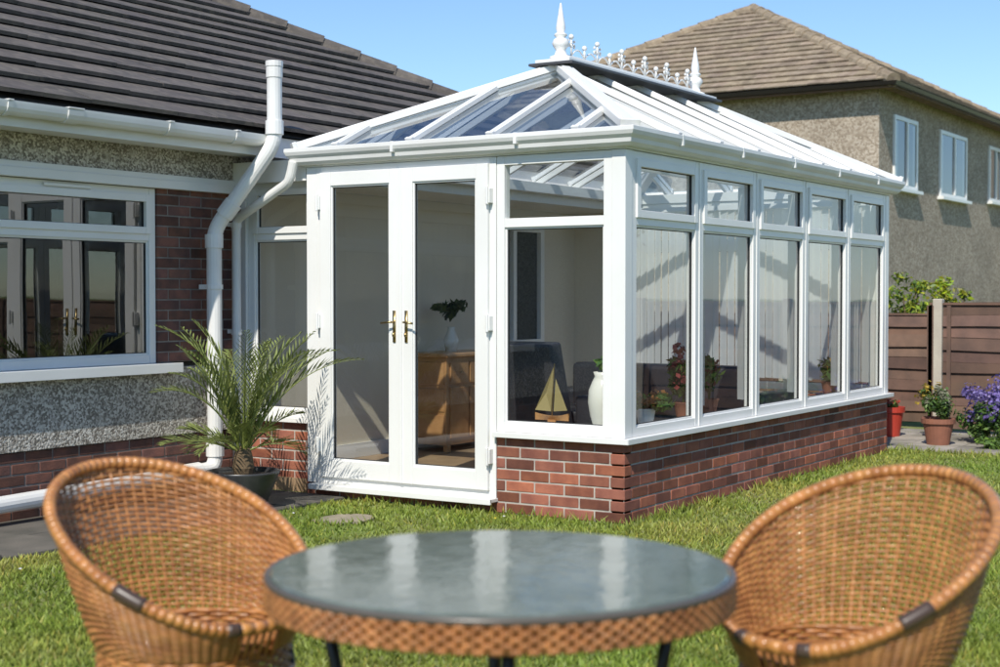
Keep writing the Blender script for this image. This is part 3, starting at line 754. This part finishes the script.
def shrub(name,cx,cy,zc,r,n,nl,cols,seed,ls=.09,cr=.3,trunk=True,mt='leaf'):
    e=empty(name); cl=clumps((cx,cy,zc),r,n,(cr,cr,cr*.8),seed)
    if trunk:
        b=B()
        for k,(c_,_) in enumerate(cl[:10]):
            m_=((cx+c_[0])/2+U(-.1,.1),(cy+c_[1])/2+U(-.1,.1),(c_[2])*.55); b.tube([(cx+U(-.05,.05),cy+U(-.05,.05),0),m_,c_],[.035,.022,.006],'trunk',6)
        b.build('branches',e)
    leaves('foliage',cl,nl,ls,mt,cols,e,seed=seed)
    return e
c2=C2W(5.35,17.6)
shrub('yellow_shrub',c2.x,c2.y,1.25,(.45,.45,.60),20,900,[(4.2,2.9,.5),(2.6,2.2,.7),(3.6,1.9,.5)],51,.075,.15)
c2=C2W(4.72,17.0); shrub('yellow_shrub',c2.x,c2.y,1.28,(.34,.34,.62),16,800,[(2.8,2.2,.8),(4.0,2.4,.5),(1.4,1.3,.8)],52,.07,.15)
c3=C2W(-5,-9); shrub('reflection_hedge',c3.x,c3.y,1.3,(2.5,5,1.2),26,5000,G,61,.22,.9)  # unseen hedge added behind the camera to darken reflections in the glass
c3=C2W(3,-10); shrub('reflection_tree',c3.x,c3.y,3.3,(2.4,2.4,1.9),30,5000,G,62,.22,.8)  # unseen tree, also added behind the camera for dark reflections
c3=C2W(17,9); shrub('reflection_tree',c3.x,c3.y,2.9,(2.2,2.2,1.7),30,5000,G,63,.2,.7)  # unseen tree added off to the right for the side windows to mirror
c3=C2W(15,16); shrub('reflection_tree',c3.x,c3.y,2.6,(2.0,2.0,1.6),30,4000,G,64,.2,.7)  # second unseen tree added for side window reflections
# ================================================================ WICKER CHAIRS
TM=math.radians(166)
def sh(th,v,off=0):
    s=max(0,math.cos(th/TM*math.pi/2))**1.75
    hgt=.085+.365*s
    rs_=.245; r=rs_+(v**.75)*(.050+.065*s)+off
    x=-r*math.cos(th)-.05*v*s; y=r*math.sin(th)*1.04
    return Vector((x,y,.415+hgt*v))
def chair(name,X,Y,ang,scale=1.0):
    e=empty(name)
    fx,fy=math.cos(ang),math.sin(ang); fa=.539*fx+.842*fy; fb=-.842*fx+.539*fy
    w=C2W(X,Y); mt=Matrix.Translation((w.x,w.y,gz(w.x,w.y)))@Matrix.Rotation(math.atan2(fb,fa),4,'Z')@Matrix.Scale(scale,4)
    e.matrix_world=mt
    NS=66; rows=32
    b=B()
    for j in range(rows):
        v=(j+.5)/rows; path=[]; kk=U(.85,1.2)
        for i in range(NS*3+1):
            q=i/3; th=-TM+2*TM*q/NS
            path.append(sh(th,v,.0042*math.cos(math.pi*(q+j))))
        b.tube(path,.0052,'wick',5,(kk,kk*U(.95,1.05),kk),flat=.75)
    for i in range(NS+1):
        th=-TM+2*TM*i/NS; kk=U(.8,1.15)
        b.tube([sh(th,v) for v in np.linspace(0,1,9)],.0042,'wick',5,(kk,kk,kk))
    for j in range(9):
        z=.345+j*.0125; kk=U(.8,1.15)
        b.tube([(( .247+.004*math.cos(math.pi*(i/3+j)))*math.cos(2*math.pi*i/150),(.247+.004*math.cos(math.pi*(i/3+j)))*1.04*math.sin(2*math.pi*i/150),z) for i in range(150)],.0064,'wick',5,(kk,kk,kk),closed=True)
    for j in range(27):
        y=-.234+j*.018; xx=math.sqrt(max(.0,.243**2-y*y)); kk=U(.8,1.15)
        b.tube([(-xx+2*xx*i/30,y,.405+.004*math.cos(math.pi*(i+j))) for i in range(31)],.0085,'wick',5,(kk,kk,kk))
    b.build('woven_shell',e,smooth=True)
    b=B(); path=[sh(-TM+2*TM*i/90,1.0) for i in range(91)]
    p0,p1=path[0],path[-1]
    full=path+[p1.lerp(p0,t)+Vector((.012*math.sin(math.pi*t),0,0)) for t in (.25,.5,.75)]
    n_=len(full)
    for i in range(n_):
        q0,q1=full[i],full[(i+1)%n_]
        kk=U(.88,1.12); b.tube([q0,q1+(q1-q0)*.15],[.0172,.0166],'rim',10,(kk,kk*U(.95,1.03),kk))
    for t in np.linspace(.1,.9,6):
        q=p1.lerp(p0,t); b.tube([q,Vector((.245,q.y,.40))],.005,'wick',5)
    b.tube([(.252*math.cos(2*math.pi*i/60),.26*math.sin(2*math.pi*i/60),.340) for i in range(60)],.013,'rim',8,closed=True)
    for s in (-1,1):
        q=[sh(s*TM*t,1.0) for t in np.linspace(.66,.74,8)]; b.tube(q,.0188,'bind',12)
        q=[sh(s*TM*t,1.0) for t in np.linspace(.96,1.0,4)]; b.tube(q,.0188,'bind',12)
    b.build('cane_rim',e,smooth=True)
    b=B()
    for sx in (-1,1):
        for sy in (-1,1):
            b.tube([(sx*.17,sy*.18,.40),(sx*.19,sy*.20,.2),(sx*.215,sy*.225,.0)],[.013,.012,.012],'met',10)
    b.tube([(.19*math.cos(2*math.pi*i/40)*1.0,.2*math.sin(2*math.pi*i/40),.17) for i in range(40)],.008,'met',8,closed=True)
    b.build('legs',e,smooth=True)
chair('wicker_chair',-.815,3.92,math.radians(-42),.99)
chair('wicker_chair',.865,3.70,math.radians(180+42),.995)
# ================================================================ TABLE
tb=empty('wicker_garden_table'); w=C2W(0,3.30); tb.matrix_world=Matrix.Translation((w.x,w.y,gz(w.x,w.y)))
TZ=.72; TR=.520
b=B(); b.lathe([(0,-.008),(TR-.012,-.008),(TR-.008,-.004),(TR-.008,.003),(TR-.012,.006),(0,.006)],(0,0,TZ),'ttop',128); b.build('glass_top',tb,smooth=False)
b=B(); b.tube([((TR-.001)*math.cos(2*math.pi*i/120),(TR-.001)*math.sin(2*math.pi*i/120),TZ-.005) for i in range(120)],.008,'gedge',10,closed=True); b.build('edge_trim',tb,smooth=True)
b=B()
for j in range(5):
    z=TZ-.018-j*.0115
    for q in range(180):
        kk=U(.75,1.2)
        b.tube([((TR-.004+.006*math.cos(math.pi*(i/4+q+j)))*math.cos(2*math.pi*(q*4+i)/720),(TR-.004+.006*math.cos(math.pi*(i/4+q+j)))*math.sin(2*math.pi*(q*4+i)/720),z) for i in range(5)],.0072,'wick',5,(kk,kk*.97,kk))
b.build('woven_edge_band',tb,smooth=True)
b=B()
for k in range(4):
    t=math.radians(35+90*k); cx,cy=math.cos(t),math.sin(t)
    b.tube([(cx*.40,cy*.40,TZ-.03),(cx*.36,cy*.36,.45),(cx*.30,cy*.30,.25),(cx*.42,cy*.42,0)],.015,'met',10)
for r,z in ((.31,.25),(.46,TZ-.045)): b.tube([(r*math.cos(2*math.pi*i/60),r*math.sin(2*math.pi*i/60),z) for i in range(60)],.011,'met',8,closed=True)
for s in (0,1): b.beam((-.46*(1-s),-.46*s,TZ-.03),(.46*(1-s),.46*s,TZ-.03),.025,.02,'met')
b.build('legs',tb,smooth=True)
# ================================================================ LIGHT / WORLD / CAMERA
el=math.radians(46); hx,hy=-.963,-.27
ts=Vector((hx*math.cos(el),hy*math.cos(el),math.sin(el)))
sd=bpy.data.lights.new('sun','SUN'); sd.energy=4.9; sd.angle=math.radians(.5); sd.color=(1,.95,.86)
so=bpy.data.objects.new('sun',sd); sc.collection.objects.link(so); so.rotation_euler=ts.to_track_quat('Z','Y').to_euler()
wd=bpy.data.worlds.new('World'); sc.world=wd; wd.use_nodes=True; nt=wd.node_tree
sky=nt.nodes.new('ShaderNodeTexSky'); sky.sky_type='NISHITA'; sky.sun_disc=False
sky.sun_elevation=el; sky.sun_rotation=math.atan2(hx,hy)%(2*math.pi)
sky.air_density=1.0; sky.dust_density=.1; sky.ozone_density=3.0
mx=nt.nodes.new('ShaderNodeMix'); mx.data_type='RGBA'; mx.blend_type='MULTIPLY'; mx.inputs[0].default_value=1.0
mx.inputs[7].default_value=(.86,.97,1.10,1)
nt.links.new(sky.outputs[0],mx.inputs[6]); nt.links.new(mx.outputs[2],nt.nodes['Background'].inputs[0]); nt.nodes['Background'].inputs[1].default_value=.145
cd=bpy.data.cameras.new('camera'); co=bpy.data.objects.new('camera',cd); sc.collection.objects.link(co); sc.camera=co
cd.sensor_width=36; cd.lens=53.0; cd.clip_end=1500; cd.clip_start=.05
co.location=(CAM.x,CAM.y,1.455)
co.rotation_euler=(math.radians(90-1.48),0,math.atan2(.539,.842)-math.pi/2)
cd.dof.use_dof=True; cd.dof.focus_distance=10.5; cd.dof.aperture_fstop=2.8
